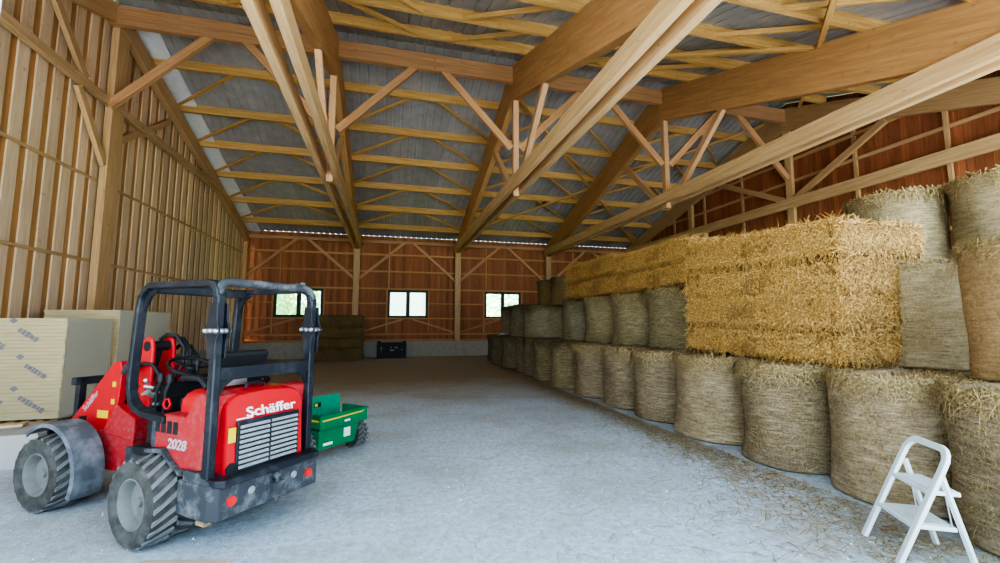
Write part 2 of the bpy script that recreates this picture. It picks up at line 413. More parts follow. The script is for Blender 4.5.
# ------------------------------------------------------------------ roof frames
YF = 1.2; YB = D - .22
def rafter(parent, X, sgn, w=.2, d0=.92, d1=.62, mat=None):
    ye = YB + .12 if sgn > 0 else YF - .2
    ys = [YR, (YR + ye) / 2, ye]; off = .12; g = G()
    top = [(y - YR, zp(y) - off) for y in ys]; dd = (d0, d0 * .94 if d0 > .9 else (d0 + d1) / 2, d1); bot = [(y - YR, zp(y) - off - dd[i]) for i, y in enumerate(ys)]
    g.prism(top + bot[::-1], -w / 2, w / 2, 'x')
    return g
def grain_fix(o): return o
TRUSS = ['back post left of the middle window', 'back post right of the middle window', 'back post nearest the dark bales']
for k in (1, 2, 3):
    X = TX[k]; org = (X, YR, 0)
    t = thing('roof_truss', org, 'timber roof truss with paired tie beams on the ' + TRUSS[k - 1], 'roof truss', 'large timber roof trusses')
    for s in (1, -1):
        gg = rafter(t, X, s, .2, 1.12, .66 if s > 0 else .9); o = gg.build('rafter', M['glulam'], t, bevel=.008)
        # rotate data so the grain follows the slope
        a = math.atan(SB if s > 0 else -SF); Rm = Matrix.Rotation(PI / 2, 4, 'Z') @ Matrix.Rotation(a, 4, 'Y')
        o.data.transform(Rm.inverted()); o.matrix_local = Rm
    for s in (-1, 1):
        timber('tie_beam', (X + s * .17, YF - .1, 5.82), (X + s * .17, YB + .1, 5.82), .14, .34, M['tie'], t, org=org)
    timber('king_post', (X, YR - .1, 5.52), (X, YR - .1, 8.85), .17, .17, M['strut'], t, org=org)
    timber('strut', (X, YR - .75, 5.95), (X, 9.2, 7.95), .15, .17, M['strut'], t, org=org)
    timber('strut', (X, YR + .45, 5.95), (X, 14.75, 8.0), .15, .17, M['strut'], t, org=org)
    timber('post', (X, YB, .80), (X, YB, 5.75), .3, .26, M['tie'], t, org=org)
    timber('post', (X, YF, .0), (X, YF, 5.4), .3, .26, M['tie'], t, org=org)
# gable frames
for X, nm, lab in ((X0 + .09, 'left', 'timber gable frame of rafters, post and braces against the pale left wall'), (TX[4] - .06, 'right', 'timber gable frame with long tie beam against the red right wall above the bales')):
    org = (X, YR, 0); t = thing('gable_frame', org, lab, 'gable frame')
    for s in (1, -1):
        o = rafter(t, X, s, .18, .5 if nm == 'left' else .89, .42).build('rafter', M['gable'], t, bevel=.008)
        a = math.atan(SB if s > 0 else -SF); Rm = Matrix.Rotation(PI / 2, 4, 'Z') @ Matrix.Rotation(a, 4, 'Y')
        o.data.transform(Rm.inverted()); o.matrix_local = Rm
    mt = M['gable']
    if nm == 'left':
        timber('post', (X, 12.45, .7), (X, 12.45, 9.3), .16, .5, mt, t, org=org)
        timber('tie_beam', (X + .02, YF, 7.12), (X + .02, 20.0, 7.12), .14, .2, M['tie'], t, org=org)
        for a, b in (((12.6, 6.3), (15.0, 7.95)), ((12.2, 5.55), (11.1, 6.98)), ((11.3, 7.25), (10.2, 8.4))):
            timber('brace', (X + .0, *a), (X + .0, *b), .1, .18, mt, t, org=org)
    else:
        timber('tie_beam', (X - .04, YF, 6.05), (X - .04, YB, 6.05), .14, .36, M['tie'], t, org=org)
        for y in (YF + .1, 12.1, 17.4): timber('post', (X + .02, y, .8), (X + .02, y, zp(y) - .5), .14, .26, mt, t, org=org)
        for a, b in (((12.3, 6.2), (15.6, 7.9)), ((11.9, 6.2), (8.9, 7.7))):
            timber('brace', (X - .0, *a), (X - .0, *b), .12, .2, mt, t, org=org)
    for y in ((YB, YF) if nm == 'left' else (YB,)): timber('post', (X, y, .75), (X, y, 5.6), .2, .26, mt, t, org=org)

# ridge beam with its long braces
rb = thing('ridge_beam', (0, YR - .1, 0), 'brown double ridge beam along the top of the roof', 'ridge beam')
for z in (9.22, 9.47): timber('beam', (X0, YR - .1, z), (TX[4], YR - .1, z), .16, .245, M['ridge'], rb, org=(0, YR - .1, 0))
for k in range(4):
    a, b = TX[k], TX[k + 1]; m_ = (a + b) / 2; zl = 7.0
    timber('brace', (a + .14, YR - .1, zl), (m_ - .42, YR - .1, 9.15), .12, .2, M['ridge'], rb, org=(0, YR - .1, 0))
    timber('brace', (b - .14, YR - .1, zl), (m_ + .42, YR - .1, 9.15), .12, .2, M['ridge'], rb, org=(0, YR - .1, 0))
NTH = ['first', 'second', 'third', 'fourth', 'fifth', 'sixth', 'seventh']
for side, ys in (('back', [13.9, 15.6, 17.2, 18.9, 20.6, 22.2]), ('front', [10.65, 9.0, 7.35, 5.75, 4.2, 2.7, 1.35])):
    for i, y in enumerate(ys):
        org = (0, y, 0)
        t = thing('purlin', org, '%s yellow roof purlin down from the ridge on the %s' % (NTH[i], 'far slope above the back wall' if side == 'back' else 'near slope overhead'), 'purlin', 'purlins of the %s roof slope' % ('far' if side == 'back' else 'near'))
        timber('beam', (X0, y, zp(y)), (TX[4], y, zp(y)), .11, .27, M['purlin'], t, org=org)
        if i + 1 < len(ys) and (side == 'back' or i < 5):
            yn = ys[i + 1]
            for k in range(4):
                a, b = TX[k] + .1, TX[k + 1] - .1; m_ = (a + b) / 2
                for s, e in ((a, m_ - .4), (b, m_ + .4)):
                    p = Vector((s, yn + (-.06 if side == 'back' else .06), zp(yn) + .07)); q = Vector((e, y, zp(y) - .09))
                    timber('brace', p, q, .06, .1, M['purlin'], t, org=org, bevel=.004)
for lab, a, b in (('yellow diagonal wind brace from the middle truss top down to the right back corner', (TX[2], 12.9), (TX[4], 22.3)),
                  ('yellow diagonal wind brace rising from the back eave to the ridge at the right', (TX[2], 22.3), (TX[4], 12.9)),
                  ('yellow diagonal brace under the near roof slope, coming nearer towards the right', (TX[2], 11.5), (TX[4], 2.0)),
                  ('yellow diagonal brace under the near roof slope, receding towards the right gable top', (TX[2], 2.0), (TX[4], 11.5))):
    o = timber('wind_brace', (a[0] + .1, a[1], zp(a[1]) - .17), (b[0] - .1, b[1], zp(b[1]) - .17), .1, .08, M['purlin'])
    tag(o, lab, 'brace', 'diagonal wind braces in the roof')
g = G(); g.bb((-.90, .95, 0), (-.775, 1.05, 3.6)); o = g.build('door_jamb', M['jamb'], bevel=.01); o.name = 'trim_2'; struct(o)

# ------------------------------------------------------------------ hay and straw
def strands(g, pts, n, lmin, lmax, w, lift=.35, droop=0, rng=random):
    """pts(): returns (point, normal); each strand is a thin bent blade lying on the surface"""
    for _ in range(n):
        p, nn = pts(); p = Vector(p); nn = Vector(nn).normalized()
        t = nn.cross(Vector((rng.gauss(0, 1), rng.gauss(0, 1), rng.gauss(0, 1))))
        if t.length < 1e-3: continue
        t.normalize(); d = (t + nn * rng.uniform(-.1, lift)).normalized(); L = rng.uniform(lmin, lmax)
        s = d.cross(nn)
        if s.length < 1e-3: s = t
        s = s.normalized() * w * rng.uniform(.6, 1.2)
        a = p - d * L * .3; b = p + d * L * .3 + nn * .004; c = p + d * L * .75 + Vector((0, 0, -droop * L))
        g.add([a - s, a + s, b + s, b - s, c + s * .4, c - s * .4], [(0, 1, 2, 3), (3, 2, 4, 5)])
def bale_body(rng, squash=.0, flare=.0):
    g = G(); n = 56; rows = 14; vs = []; ph = [rng.uniform(0, 6.28) for _ in range(6)]
    prof = [(0.0, 0.0), (.5, .0), (.88, .0), (.97, .02)] + [(1.0, z) for z in [.08, .16, .26, .36, .46, .56, .66, .76, .86, .93]] + [(.975, .975), (.9, .995), (.6, 1.0), (.25, 1.0), (0, 1.0)]
    fs = []
    for i, (r, z) in enumerate(prof):
        for k in range(n):
            a = 2 * PI * k / n
            d = 1 + .018 * math.sin(3 * a + ph[0] + z * 2) + .012 * math.sin(7 * a + ph[1] + 5 * z) + .012 * math.sin(2 * a + ph[2] - 7 * z) + rng.uniform(-.006, .006)
            d *= 1 - .05 * squash * math.sin(PI * z) + flare * max(0, .2 - z)
            zz = z + (.018 * math.sin(2 * a + ph[3]) + .012 * math.sin(5 * a + ph[4]) + rng.uniform(-.008, .008)) * (1 if z > .8 else 0)
            vs.append((.62 * r * d * math.cos(a), .62 * r * d * math.sin(a), 1.2 * zz))
    m = len(prof)
    for i in range(m - 1):
        for k in range(n): fs.append((i * n + k, i * n + (k + 1) % n, (i + 1) * n + (k + 1) % n, (i + 1) * n + k))
    g.add(vs, fs); return g
rg = random.Random(3)
BODY = []
for i in range(4):
    gg = bale_body(random.Random(10 + i), [1, .3, 1.6, .6][i], [.0, .25, .15, .4][i]); BODY.append(gg)
BODYM = {}
def body_mesh(i, mk):
    if (i, mk) not in BODYM: BODYM[(i, mk)] = BODY[i].mesh('netted_hay', M[mk], True)
    return BODYM[(i, mk)]
def top_hay(rng, n):
    g = G()
    def pt():
        if rng.random() < .55:
            r = .6 * math.sqrt(rng.random()); a = rng.uniform(0, 2 * PI); return (r * math.cos(a), r * math.sin(a), 1.205), (0, 0, 1)
        a = rng.uniform(0, 2 * PI); z = 1.2 - abs(rng.gauss(0, .07)); return (.635 * math.cos(a), .635 * math.sin(a), z), (math.cos(a), math.sin(a), .5)
    strands(g, pt, n, .08, .3, .0035 if n > 1000 else .008, .35, .3 if n > 1000 else .6, rng); return g
TOPS = {}
def top_mesh(i, n, mk):
    if (i, n, mk) not in TOPS: TOPS[(i, n, mk)] = top_hay(random.Random(50 + i), n).mesh('loose_hay', M[mk])
    return TOPS[(i, n, mk)]
SIDES = {}
def side_mesh(i, n, mk):
    if (i, n, mk) not in SIDES:
        rng = random.Random(80 + i); g = G()
        def pt():
            a = rng.uniform(0, 2 * PI); z = rng.uniform(.02, 1.15); return (.615 * math.cos(a), .615 * math.sin(a), z), (math.cos(a), math.sin(a), 0)
        strands(g, pt, n, .04, .16, .002, .12, .05, rng); SIDES[(i, n, mk)] = g.mesh('loose_stems', M[mk])
    return SIDES[(i, n, mk)]
nb = [0]
def bale(x, y, z, r, label, group, mk='bale_tan', h=1.2, nt=500, ns=0, hay='hay', rx=None, tilt=(0, 0)):
    i = nb[0]; nb[0] += 1; rz = random.uniform(0, 6.28)
    t = thing('round_hay_bale', (x, y, z), label, 'hay bale', group)
    t.rotation_euler = (tilt[0], tilt[1], rz if rx is None else 0); t.scale = ((rx or r) / .62, r / .62, h / 1.2)
    for nm, me in (('netted_hay', body_mesh(i % 4, mk)), ('loose_hay', top_mesh(i % 3, nt, hay))) + ((('loose_stems', side_mesh(i % 2, ns, hay)),) if ns else ()):
        o = bpy.data.objects.new(nm, me); C.objects.link(o); o.parent = t
        if nm != 'netted_hay': o['kind'] = 'stuff'
    return t
GR = 'round hay bales stacked along the right side'
# bottom row, near to far
R1 = [(4.88, 2.22, .56, 'tan round bale on the ground at the right photo edge, behind the white stool'),
      (4.98, 3.30, .53, 'tan round bale just left of the stool, second nearest of bottom row'),
      (5.0, 4.48, .59, 'tan round bale, third nearest of bottom row, below the near straw bale end'),
      (5.05, 5.76, .64, 'tan round bale, fourth nearest of bottom row, below the far straw bale end'),
      (5.08, 7.05, .64, 'tan round bale on the ground, fifth nearest of the bottom row'),
      (5.10, 8.30, .62, 'round bale on the ground, sixth nearest of the bottom row, halfway along it'),
      (5.12, 9.68, .70, 'round bale on the ground, seventh nearest of the bottom row'),
      (5.12, 11.15, .71, 'round bale on the ground, eighth nearest of the bottom row'),
      (5.10, 12.62, .70, 'round bale on the ground in the dim back, ninth nearest of the bottom row'),
      (5.08, 13.92, .60, 'round bale with ragged hay, fifth from the back end of the bottom row'),
      (5.05, 15.05, .52, 'narrow round bale, fourth from the back end of the bottom row'),
      (5.05, 16.5, .62, 'round bale in the dim back, third from the back end of the bottom row'),
      (5.12, 18.3, .70, 'round bale with white plastic scraps on top, near back end of bottom row'),
      (5.2, 19.75, .62, 'grey round bale closing the bottom row, farthest one towards the back wall')]
for i, (x, y, r, lab) in enumerate(R1):
    near = i < 4
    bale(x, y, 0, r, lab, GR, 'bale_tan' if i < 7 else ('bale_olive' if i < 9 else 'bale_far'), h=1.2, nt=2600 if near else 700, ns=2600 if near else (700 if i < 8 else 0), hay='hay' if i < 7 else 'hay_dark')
# second level
R2 = [(5.86, 7.72, .65, 'greyish round bale on second tier, directly beside the tall straw stack', 'bale_olive'),
      (5.86, 9.12, .66, 'greyish round bale on second tier, second one left of the tall straw stack', 'bale_olive'),
      (5.84, 10.58, .66, 'greyish round bale on second tier, third one left of the tall straw stack', 'bale_olive'),
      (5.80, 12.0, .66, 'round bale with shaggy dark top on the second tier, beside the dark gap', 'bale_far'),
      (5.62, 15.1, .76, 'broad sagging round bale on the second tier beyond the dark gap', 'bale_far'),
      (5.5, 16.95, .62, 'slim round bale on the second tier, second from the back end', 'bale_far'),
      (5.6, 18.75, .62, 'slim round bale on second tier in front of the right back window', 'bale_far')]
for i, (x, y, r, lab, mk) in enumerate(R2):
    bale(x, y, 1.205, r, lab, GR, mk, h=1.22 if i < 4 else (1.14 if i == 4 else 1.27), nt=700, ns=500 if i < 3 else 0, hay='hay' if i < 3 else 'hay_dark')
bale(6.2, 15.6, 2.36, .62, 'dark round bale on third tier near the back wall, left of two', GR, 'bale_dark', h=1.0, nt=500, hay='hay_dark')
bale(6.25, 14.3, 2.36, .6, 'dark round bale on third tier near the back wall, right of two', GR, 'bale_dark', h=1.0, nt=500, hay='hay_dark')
# right hand group
bale(6.36, 3.72, 1.205, .64, 'olive round bale on the second tier, right of the straw bale end', GR, 'bale_pale', nt=1200, ns=1800)
bale(5.52, 2.28, 1.205, .62, 'brown round bale on the second tier at the right photo edge', GR, 'bale_brown', h=1.22, nt=1600, ns=2200)
bale(7.6, 4.78, 2.40, .58, 'pale round bale on the top tier above the straw bale end', GR, 'bale_pale', h=1.25, nt=600, ns=900)
bale(7.92, 3.66, 2.40, .60, 'pale round bale on the top tier at the upper right photo edge', GR, 'bale_pale', h=1.25, nt=600, ns=900)
HID = 'round hay bale buried inside the stack behind the front bales'
for x, y, z in ((6.4, 3.7, 0), (7.62, 4.95, 0), (7.92, 3.75, 0), (7.62, 4.95, 1.22), (7.92, 3.75, 1.22), (6.4, 15.0, 0), (6.5, 7.6, 0), (6.5, 9.0, 0), (6.5, 10.4, 0), (6.45, 11.9, 0), (6.5, 2.3, 0)):
    bale(x, y, z, .6, HID, 'hidden hay bales of the stack', 'bale_olive', nt=60)

def straw_bale(loc, dx, dy, dz, label, seed, n, group='big golden straw bales on the hay stack', core='strawcore', sm='straw', cords=3, wid=.0042):
    rng = random.Random(seed)
    t = thing('straw_bale', loc, label, 'straw bale', group)
    g = G(); st = .045
    def disp(p, nn):
        x, y, z = p
        e = .02 * math.sin(5 * y + seed) + .014 * math.sin(13 * z + 3 * y) + rng.uniform(-.014, .014)
        e -= .11 * math.exp(-((z - dz * .5) / .05) ** 2) + .025 * math.exp(-(((y + 9) % .31 - .15) / .03) ** 2)                      # pressed seam at mid height
        return Vector(p) + Vector(nn) * e
    def face(o, u, v, lu, lv, nn):
        nu, nv = max(2, int(lu / st)), max(2, int(lv / st)); vs = []; fs = []
        for i in range(nu + 1):
            for j in range(nv + 1):
                p = Vector(o) + Vector(u) * lu * i / nu + Vector(v) * lv * j / nv; q = disp(p, nn)
                if i in (0, nu) or j in (0, nv): q = p - (p - Vector((0, 0, dz / 2))).normalized() * .03
                vs.append(q)
        for i in range(nu):
            for j in range(nv): fs.append((i * (nv + 1) + j, (i + 1) * (nv + 1) + j, (i + 1) * (nv + 1) + j + 1, i * (nv + 1) + j + 1))
        g.add(vs, fs)
    X, Y = dx / 2, dy / 2
    FC = [((-X, -Y, 0), (0, 1, 0), (0, 0, 1), dy, dz, (-1, 0, 0), 4), ((-X, -Y, 0), (1, 0, 0), (0, 0, 1), dx, dz, (0, -1, 0), 3),
          ((X, -Y, 0), (0, 1, 0), (0, 0, 1), dy, dz, (1, 0, 0), .4), ((-X, Y, 0), (1, 0, 0), (0, 0, 1), dx, dz, (0, 1, 0), .4),
          ((-X, -Y, dz), (1, 0, 0), (0, 1, 0), dx, dy, (0, 0, 1), 1.5), ((-X, -Y, 0), (1, 0, 0), (0, 1, 0), dx, dy, (0, 0, -1), 0)]
    for f in FC: face(*f[:6])
    g.build('pressed_straw', M[core], t, True)
    w = [f[3] * f[4] * f[6] for f in FC]
    def pt():
        f = rng.choices(FC, w)[0]; r_ = rng.random()
        if abs(f[5][2]) < .5:
            while (abs(r_ - .5) < .075 or r_ < .06) and rng.random() < .95: r_ = rng.random()
        return Vector(f[0]) + Vector(f[1]) * f[3] * rng.random() + Vector(f[2]) * f[4] * (r_ if abs(f[5][2]) < .5 else rng.random()) + Vector(f[5]) * .0, f[5]
    g = G(); strands(g, pt, n, .06, .26, wid, .4, .15, rng)
    # loose tufts at the top and bottom edges
    def edge():
        y = rng.uniform(-Y, Y); z = rng.choice((dz * .62, dz, dz)); return (-X - .01, y, z), (-1, 0, .2)
    strands(g, edge, n // 14, .08, .24, wid, .7, .45, rng)
    g.build('loose_straw', M[sm], t)['kind'] = 'stuff'
    if cords:
        for k in range(cords):
            y = -Y + dy * (k + .5) / cords; g = G()
            g.tube([(-X - .005, y, .02), (-X - .012, y, dz - .02), (-X + .02, y, dz + .006), (X, y, dz + .006)], .004, 5)
            g.build('twine', M['hay'], t)
    return t
b1 = straw_bale((5.40, 4.94, 1.27), 1.08, 2.5, .79, 'big golden straw bale directly on the near round bales, under another straw bale', 1, 9000)
b1.rotation_euler[0] = .03; b1 = straw_bale((5.50, 4.92, 2.075), 1.3, 2.54, .86, 'big golden straw bale on top of the near straw stack', 2, 9500)
b1.rotation_euler[0] = .05; straw_bale((5.66, 7.74, 2.44), 1.0, 2.6, .82, 'golden straw bale lying on the second tier left of the tall straw stack', 3, 6000)
straw_bale((5.66, 10.5, 2.44), 1.0, 2.8, .92, 'golden straw bale farthest back on the second tier, beside the dark bales', 4, 5000)
# loose straw lying on the near bales, and scattered on the floor
rng = random.Random(5); g = G()
def pt():
    y = rng.uniform(2.2, 13); x = 4.38 - abs(rng.gauss(0, .28 + .5 / (1 + (y - 3) ** 2))); return (x, y + rng.gauss(0, .2), .006), (0, 0, 1)
strands(g, pt, 7500, .05, .22, .003, .08, 0, rng)
def pt():
    return (rng.uniform(.5, 4.6), rng.uniform(2.2, 12.5), .006), (0, 0, 1)
strands(g, pt, 2600, .03, .14, .0022, .03, 0, rng)
tag(g.build('scattered_straw', M['hay']), 'loose straw and hay scattered on the floor along the bales', 'straw', kind='stuff')
rng = random.Random(6); g = G()
for _ in range(4200):
    y = 1.6 + 6.5 * rng.random() ** 1.5; x = rng.uniform(-3.2, 4.2); s = rng.uniform(.004, .010) * (1.6 if rng.random() < .06 else 1)
    vs = [Vector((rng.uniform(-1, 1), rng.uniform(-1, 1), rng.uniform(-.2, .9))) * s for _ in range(2)]
    a = rng.uniform(0, 6.28)
    P = [Vector((math.cos(a + k * 2.1) * s * rng.uniform(.7, 1.3), math.sin(a + k * 2.1) * s * rng.uniform(.7, 1.3), -.001)) for k in range(3)]
    T = Vector((rng.uniform(-.3, .3) * s, rng.uniform(-.3, .3) * s, s * rng.uniform(.5, 1)))
    c = Vector((x, y, 0)); g.add([c + p for p in P] + [c + T], [(0, 1, 3), (1, 2, 3), (2, 0, 3)])
tag(g.build('gravel', M['stone']), 'small pale limestone chips strewn over the floor', 'gravel', kind='stuff')
# white plastic scraps on a far bale
g = G(); rng = random.Random(9)
for _ in range(14):
    c = Vector((5.0 + rng.uniform(-.35, .3), 18.2 + rng.uniform(-.5, .5), 1.25)); a = rng.uniform(0, 3)
    g.add([c + Vector((math.cos(a + k * 1.57) * .14, math.sin(a + k * 1.57) * .14, rng.uniform(-.03, .08))) for k in range(4)], [(0, 1, 2, 3)])
tag(g.build('plastic_scraps', M['white']), 'crumpled white plastic wrap on a far bottom row bale', 'plastic wrap')

# ------------------------------------------------------------------ dark bales and crate at the back wall
for z, lab in ((0, 'dark brown square bale on the floor at the back wall, lower of two'), (1.05, 'dark brown square bale at the back wall, upper of two')):
    straw_bale((-2.3, 22.2, z), 2.35, 1.2, 1.05, lab, 20 + int(z), 900, 'dark square bales at the back wall', 'bale_dark', 'hay_dark', 0, .006)
t = thing('crate', (.24, 22.75, 0), 'black slatted crate on the floor against the back wall', 'crate')
g = G(); g.bb((-.72, -.25, 0), (.72, -.21, .78)); g.bb((-.72, .21, 0), (.72, .25, .78)); g.bb((-.72, -.21, 0), (-.68, .21, .78)); g.bb((.68, -.21, 0), (.72, .21, .78)); g.bb((-.7, -.22, 0), (.7, .22, .06))
g.build('body', M['black_matte'], t, bevel=.01)
for s in (-1, 1):
    g = G(); g.bb((s * .62 - .08, -.27, .0), (s * .62 + .08, -.25, .86)); g.build('corner_bracket', M['black_matte'], t)
for x, z, w in ((-.5, .52, .07), (-.5, .42, .04), (-.02, .53, .06), (.22, .53, .14), (.02, .4, .2), (.5, .43, .06)):
    g = G(); g.bb((x - w / 2, -.258, z - .025), (x + w / 2, -.25, z + .025)); g.build('printed_mark', M['greylet'], t)

# ------------------------------------------------------------------ insulation boards on pallets
def stack(loc, dx, dy, dz, lab, logos):
    t = thing('insulation_board_stack', loc, lab, 'insulation boards', 'stacks of yellow insulation boards by the left wall')
    g = G(); zb = .13; n = int((dz - zb) / .062); rng = random.Random(int(loc[1] * 10))
    for k in range(n):
        j = rng.uniform(-.008, .008); q = rng.uniform(-.008, .008)
        g.bb((-dx / 2 + j, -dy / 2 + q, zb + k * .062), (dx / 2 + j, dy / 2 + q, zb + k * .062 + .060))
    g.build('boards', M['insul'], t)
    g = G()
    for y in (-dy / 2 + .08, 0, dy / 2 - .08): g.bb((-dx / 2, y - .06, 0), (dx / 2, y + .06, .09))
    for i in range(7): x = -dx / 2 + .06 + (dx - .12) * i / 6; g.bb((x - .05, -dy / 2, .09), (x + .05, dy / 2, .115))
    g.build('pallet', M['pallet'], t)
    g = G(); g.bb((dx / 2 + .012, -dy / 2 - .0, zb), (dx / 2 + .016, dy / 2, zb + n * .062)); g.build('wrap_film', M['film'], t)
    if logos:
        g = G(); yy = -dy / 2 - .014; rng = random.Random(4)
        def stripe(x, z, L):
            g = G()
            a = -.62; c, s = math.cos(a), math.sin(a); u = 0
            while u < L:
                l = rng.uniform(.03, .07); h = rng.uniform(.03, .05)
                q = [(u, -h), (u + l, -h), (u + l, h), (u, h)]
                g.add([(x + p * c - r * s, yy, z + p * s + r * c) for p, r in q], [(0, 1, 2, 3)]); u += l + .012
            g.build('printed_word', M['ink'], t); g = G()
            q = [(-.16, 0), (-.10, .05), (-.04, 0), (-.10, -.05)]
            g.add([(x + .02 + p, yy, z + .14 + r) for p, r in q], [(0, 1, 2, 3)]); g.build('printed_logo', M['ink'], t)
        for x, z, L in ((-.62, 1.62, .5), (-.02, 1.62, .30), (-.58, .72, .5), (.12, 1.02, .36), (.08, .5, .4), (-.7, 1.1, .4)): stripe(x, z, L)
    return t
stack((-5.93, 9.65, 0), 1.25, 1.25, 1.86, 'yellow insulation board stack with diagonal dark logos, nearest to the loader', True)
stack((-5.93, 11.55, 0), 1.25, 2.1, 2.0, 'plain yellow insulation board stack farther along the left wall', False)
t = thing('concrete_block', (-4.75, 6.78, 0), 'pale grey concrete block on the floor beside the loader front wheel', 'block', rz=.1)
g = G(); g.bb((-.85, -.35, 0), (.72, .35, .40)); g.build('block', M['paleblock'], t, bevel=.015)
o = timber('plank', (-5.35, 6.72, .425), (-4.45, 7.0, .425), .16, .035, M['plank']); tag(o, 'pale wooden plank lying on the grey block at the left photo edge', 'plank')
t = thing('cardboard_box', (-1.34, 3.32, 0), 'flat cardboard box at the bottom photo edge below the loader wheel', 'box', rz=-.24)
g = G(); g.bb((-.29, -.24, .0), (.29, .24, .10)); g.build('carton', M['card'], t, bevel=.004)
for sx in (-1, 1):
    g = G(); g.prism([(sx * .29, .10), (sx * .36, .03), (sx * .36, .036), (sx * .29, .106)], -.22, .22, 'y'); g.build('flap', M['card'], t)

# ------------------------------------------------------------------ white step stool
LF = Vector((3.77, 2.8, 0)); WD = Vector((-.484, -.875, 0)); DD = Vector((.875, -.484, 0)); WID = .43
t = thing('step_stool', tuple(LF), 'white two-step folding step stool standing in front of the nearest round bale', 'step stool')
def L(w, d, z): return WD * w + DD * d + Vector((0, 0, z))
ZT = .80; DT = .37
def on(z): return DT * z / ZT          # depth of the front frame at height z
fr = [L(0, 0, 0), L(0, on(.66), .66)] + [L(.09 - .09 * math.cos(a), on(.70 + .1 * math.sin(a)), .70 + .1 * math.sin(a)) for a in (.3, .7, 1.1, 1.5)]
fr += [L(WID - .09 + .09 * math.cos(a), on(.70 + .1 * math.sin(a)), .70 + .1 * math.sin(a)) for a in (1.5, 1.1, .7, .3)] + [L(WID, on(.66), .66), L(WID, 0, 0)]
g = G(); g.tube(fr, 0, flat=(.05, .03), up=(0, 0, 1)); g.build('front_frame', M['ladder'], t, bevel=.006)
for w in (.02, WID - .02):
    g = G(); g.beam(L(w, on(.63) + .02, .63), L(w, .47, 0), .03, .03); g.build('rear_leg', M['ladder'], t, bevel=.004)
for z, d1 in ((.27, .27), (.51, .20)):
    d0 = on(z) - .02; g = G()
    vs = [L(.015, d0, z), L(WID - .015, d0, z), L(WID - .015, d0 + d1, z), L(.015, d0 + d1, z)]
    g.add([v + Vector((0, 0, k)) for k in (-.022, .008) for v in vs], [(0, 1, 2, 3), (4, 5, 6, 7), (0, 1, 5, 4), (1, 2, 6, 5), (2, 3, 7, 6), (3, 0, 4, 7)])
    s = g.build('step', M['ladder'], t, bevel=.004)
    g = G(); vs = [L(.04, d0 + .02, z + .009), L(WID - .04, d0 + .02, z + .009), L(WID - .04, d0 + d1 - .02, z + .009), L(.04, d0 + d1 - .02, z + .009)]
    g.add([v + Vector((0, 0, k)) for k in (0, .004) for v in vs], [(0, 1, 2, 3), (4, 5, 6, 7), (0, 1, 5, 4), (1, 2, 6, 5), (2, 3, 7, 6), (3, 0, 4, 7)])
    g.build('tread_mat', M['tread'], s)
for w in (.03, WID - .03):
    g = G(); g.tube([L(w, on(.29) + .22, .28), L(w, .46 - .46 * .5 + .1, .50)], .005, 6); g.build('link_rod', M['steel'], t)

# ------------------------------------------------------------------ wheel loader
HD = math.radians(140.5)
ld = thing('wheel_loader', (-1.47, 4.478, 0), 'compact red articulated wheel loader with black roll frame parked at the left', 'wheel loader', rz=HD)
TF = Matrix.Translation((1.63, .015, 0)) @ Matrix.Rotation(math.radians(7), 4, 'Z')      # front half of the articulated chassis
def wheel(c, r, w, T, parent, nm='wheel', lugs=22, side=1):
    g = G(); g.T = T
    pr = [(r * .53, -w * .40), (r * .59, -w * .47), (r * .80, -w * .52), (r * .93, -w * .47), (r * .965, -w * .36), (r * .97, 0), (r * .965, w * .36), (r * .93, w * .47), (r * .80, w * .52), (r * .59, w * .47), (r * .53, w * .40)]
    g.lathe(pr, c, 'y', 40, False); ty = g.build(nm, M['tyre'], parent, True)
    g = G(); g.T = T
    for k in range(lugs):
        for s in (-1, 1):
            a = 2 * PI * (k + (0 if s > 0 else .5)) / lugs; vs = []
            for rr in (r * .955, r * 1.025):
                for da, yy, hw in ((0, .02, .055), (.30, .46, .055)):
                    for e in (-1, 1):
                        aa = a + da + e * hw; rad = rr * (.95 if yy > .4 else 1)
                        vs.append((c[0] + rad * math.cos(aa), c[1] + s * w * yy, c[2] + rad * math.sin(aa)))
            g.add(vs, [(0, 1, 3, 2), (4, 5, 7, 6), (0, 1, 5, 4), (2, 3, 7, 6), (0, 2, 6, 4), (1, 3, 7, 5)])
    g.build('tread_lugs', M['lug'], ty)
    g = G(); g.T = T; s = side
    g.lathe([(r * .57, s * w * .45), (r * .54, s * w * .46), (r * .50, s * w * .42), (r * .45, s * w * .24), (r * .30, s * w * .22), (r * .28, s * w * .27), (r * .12, s * w * .27), (r * .10, s * w * .33), (.001, s * w * .33)], c, 'y', 36, False)
    ri = g.build('rim', M['rim'], ty, True)
    return ty
RW = .335
for s in (1, -1):
    wheel((0.0, s * .44, RW), RW, .36, None, ld, side=s)
    wheel((0.0, s * .44, RW), RW, .36, TF, ld, side=s)
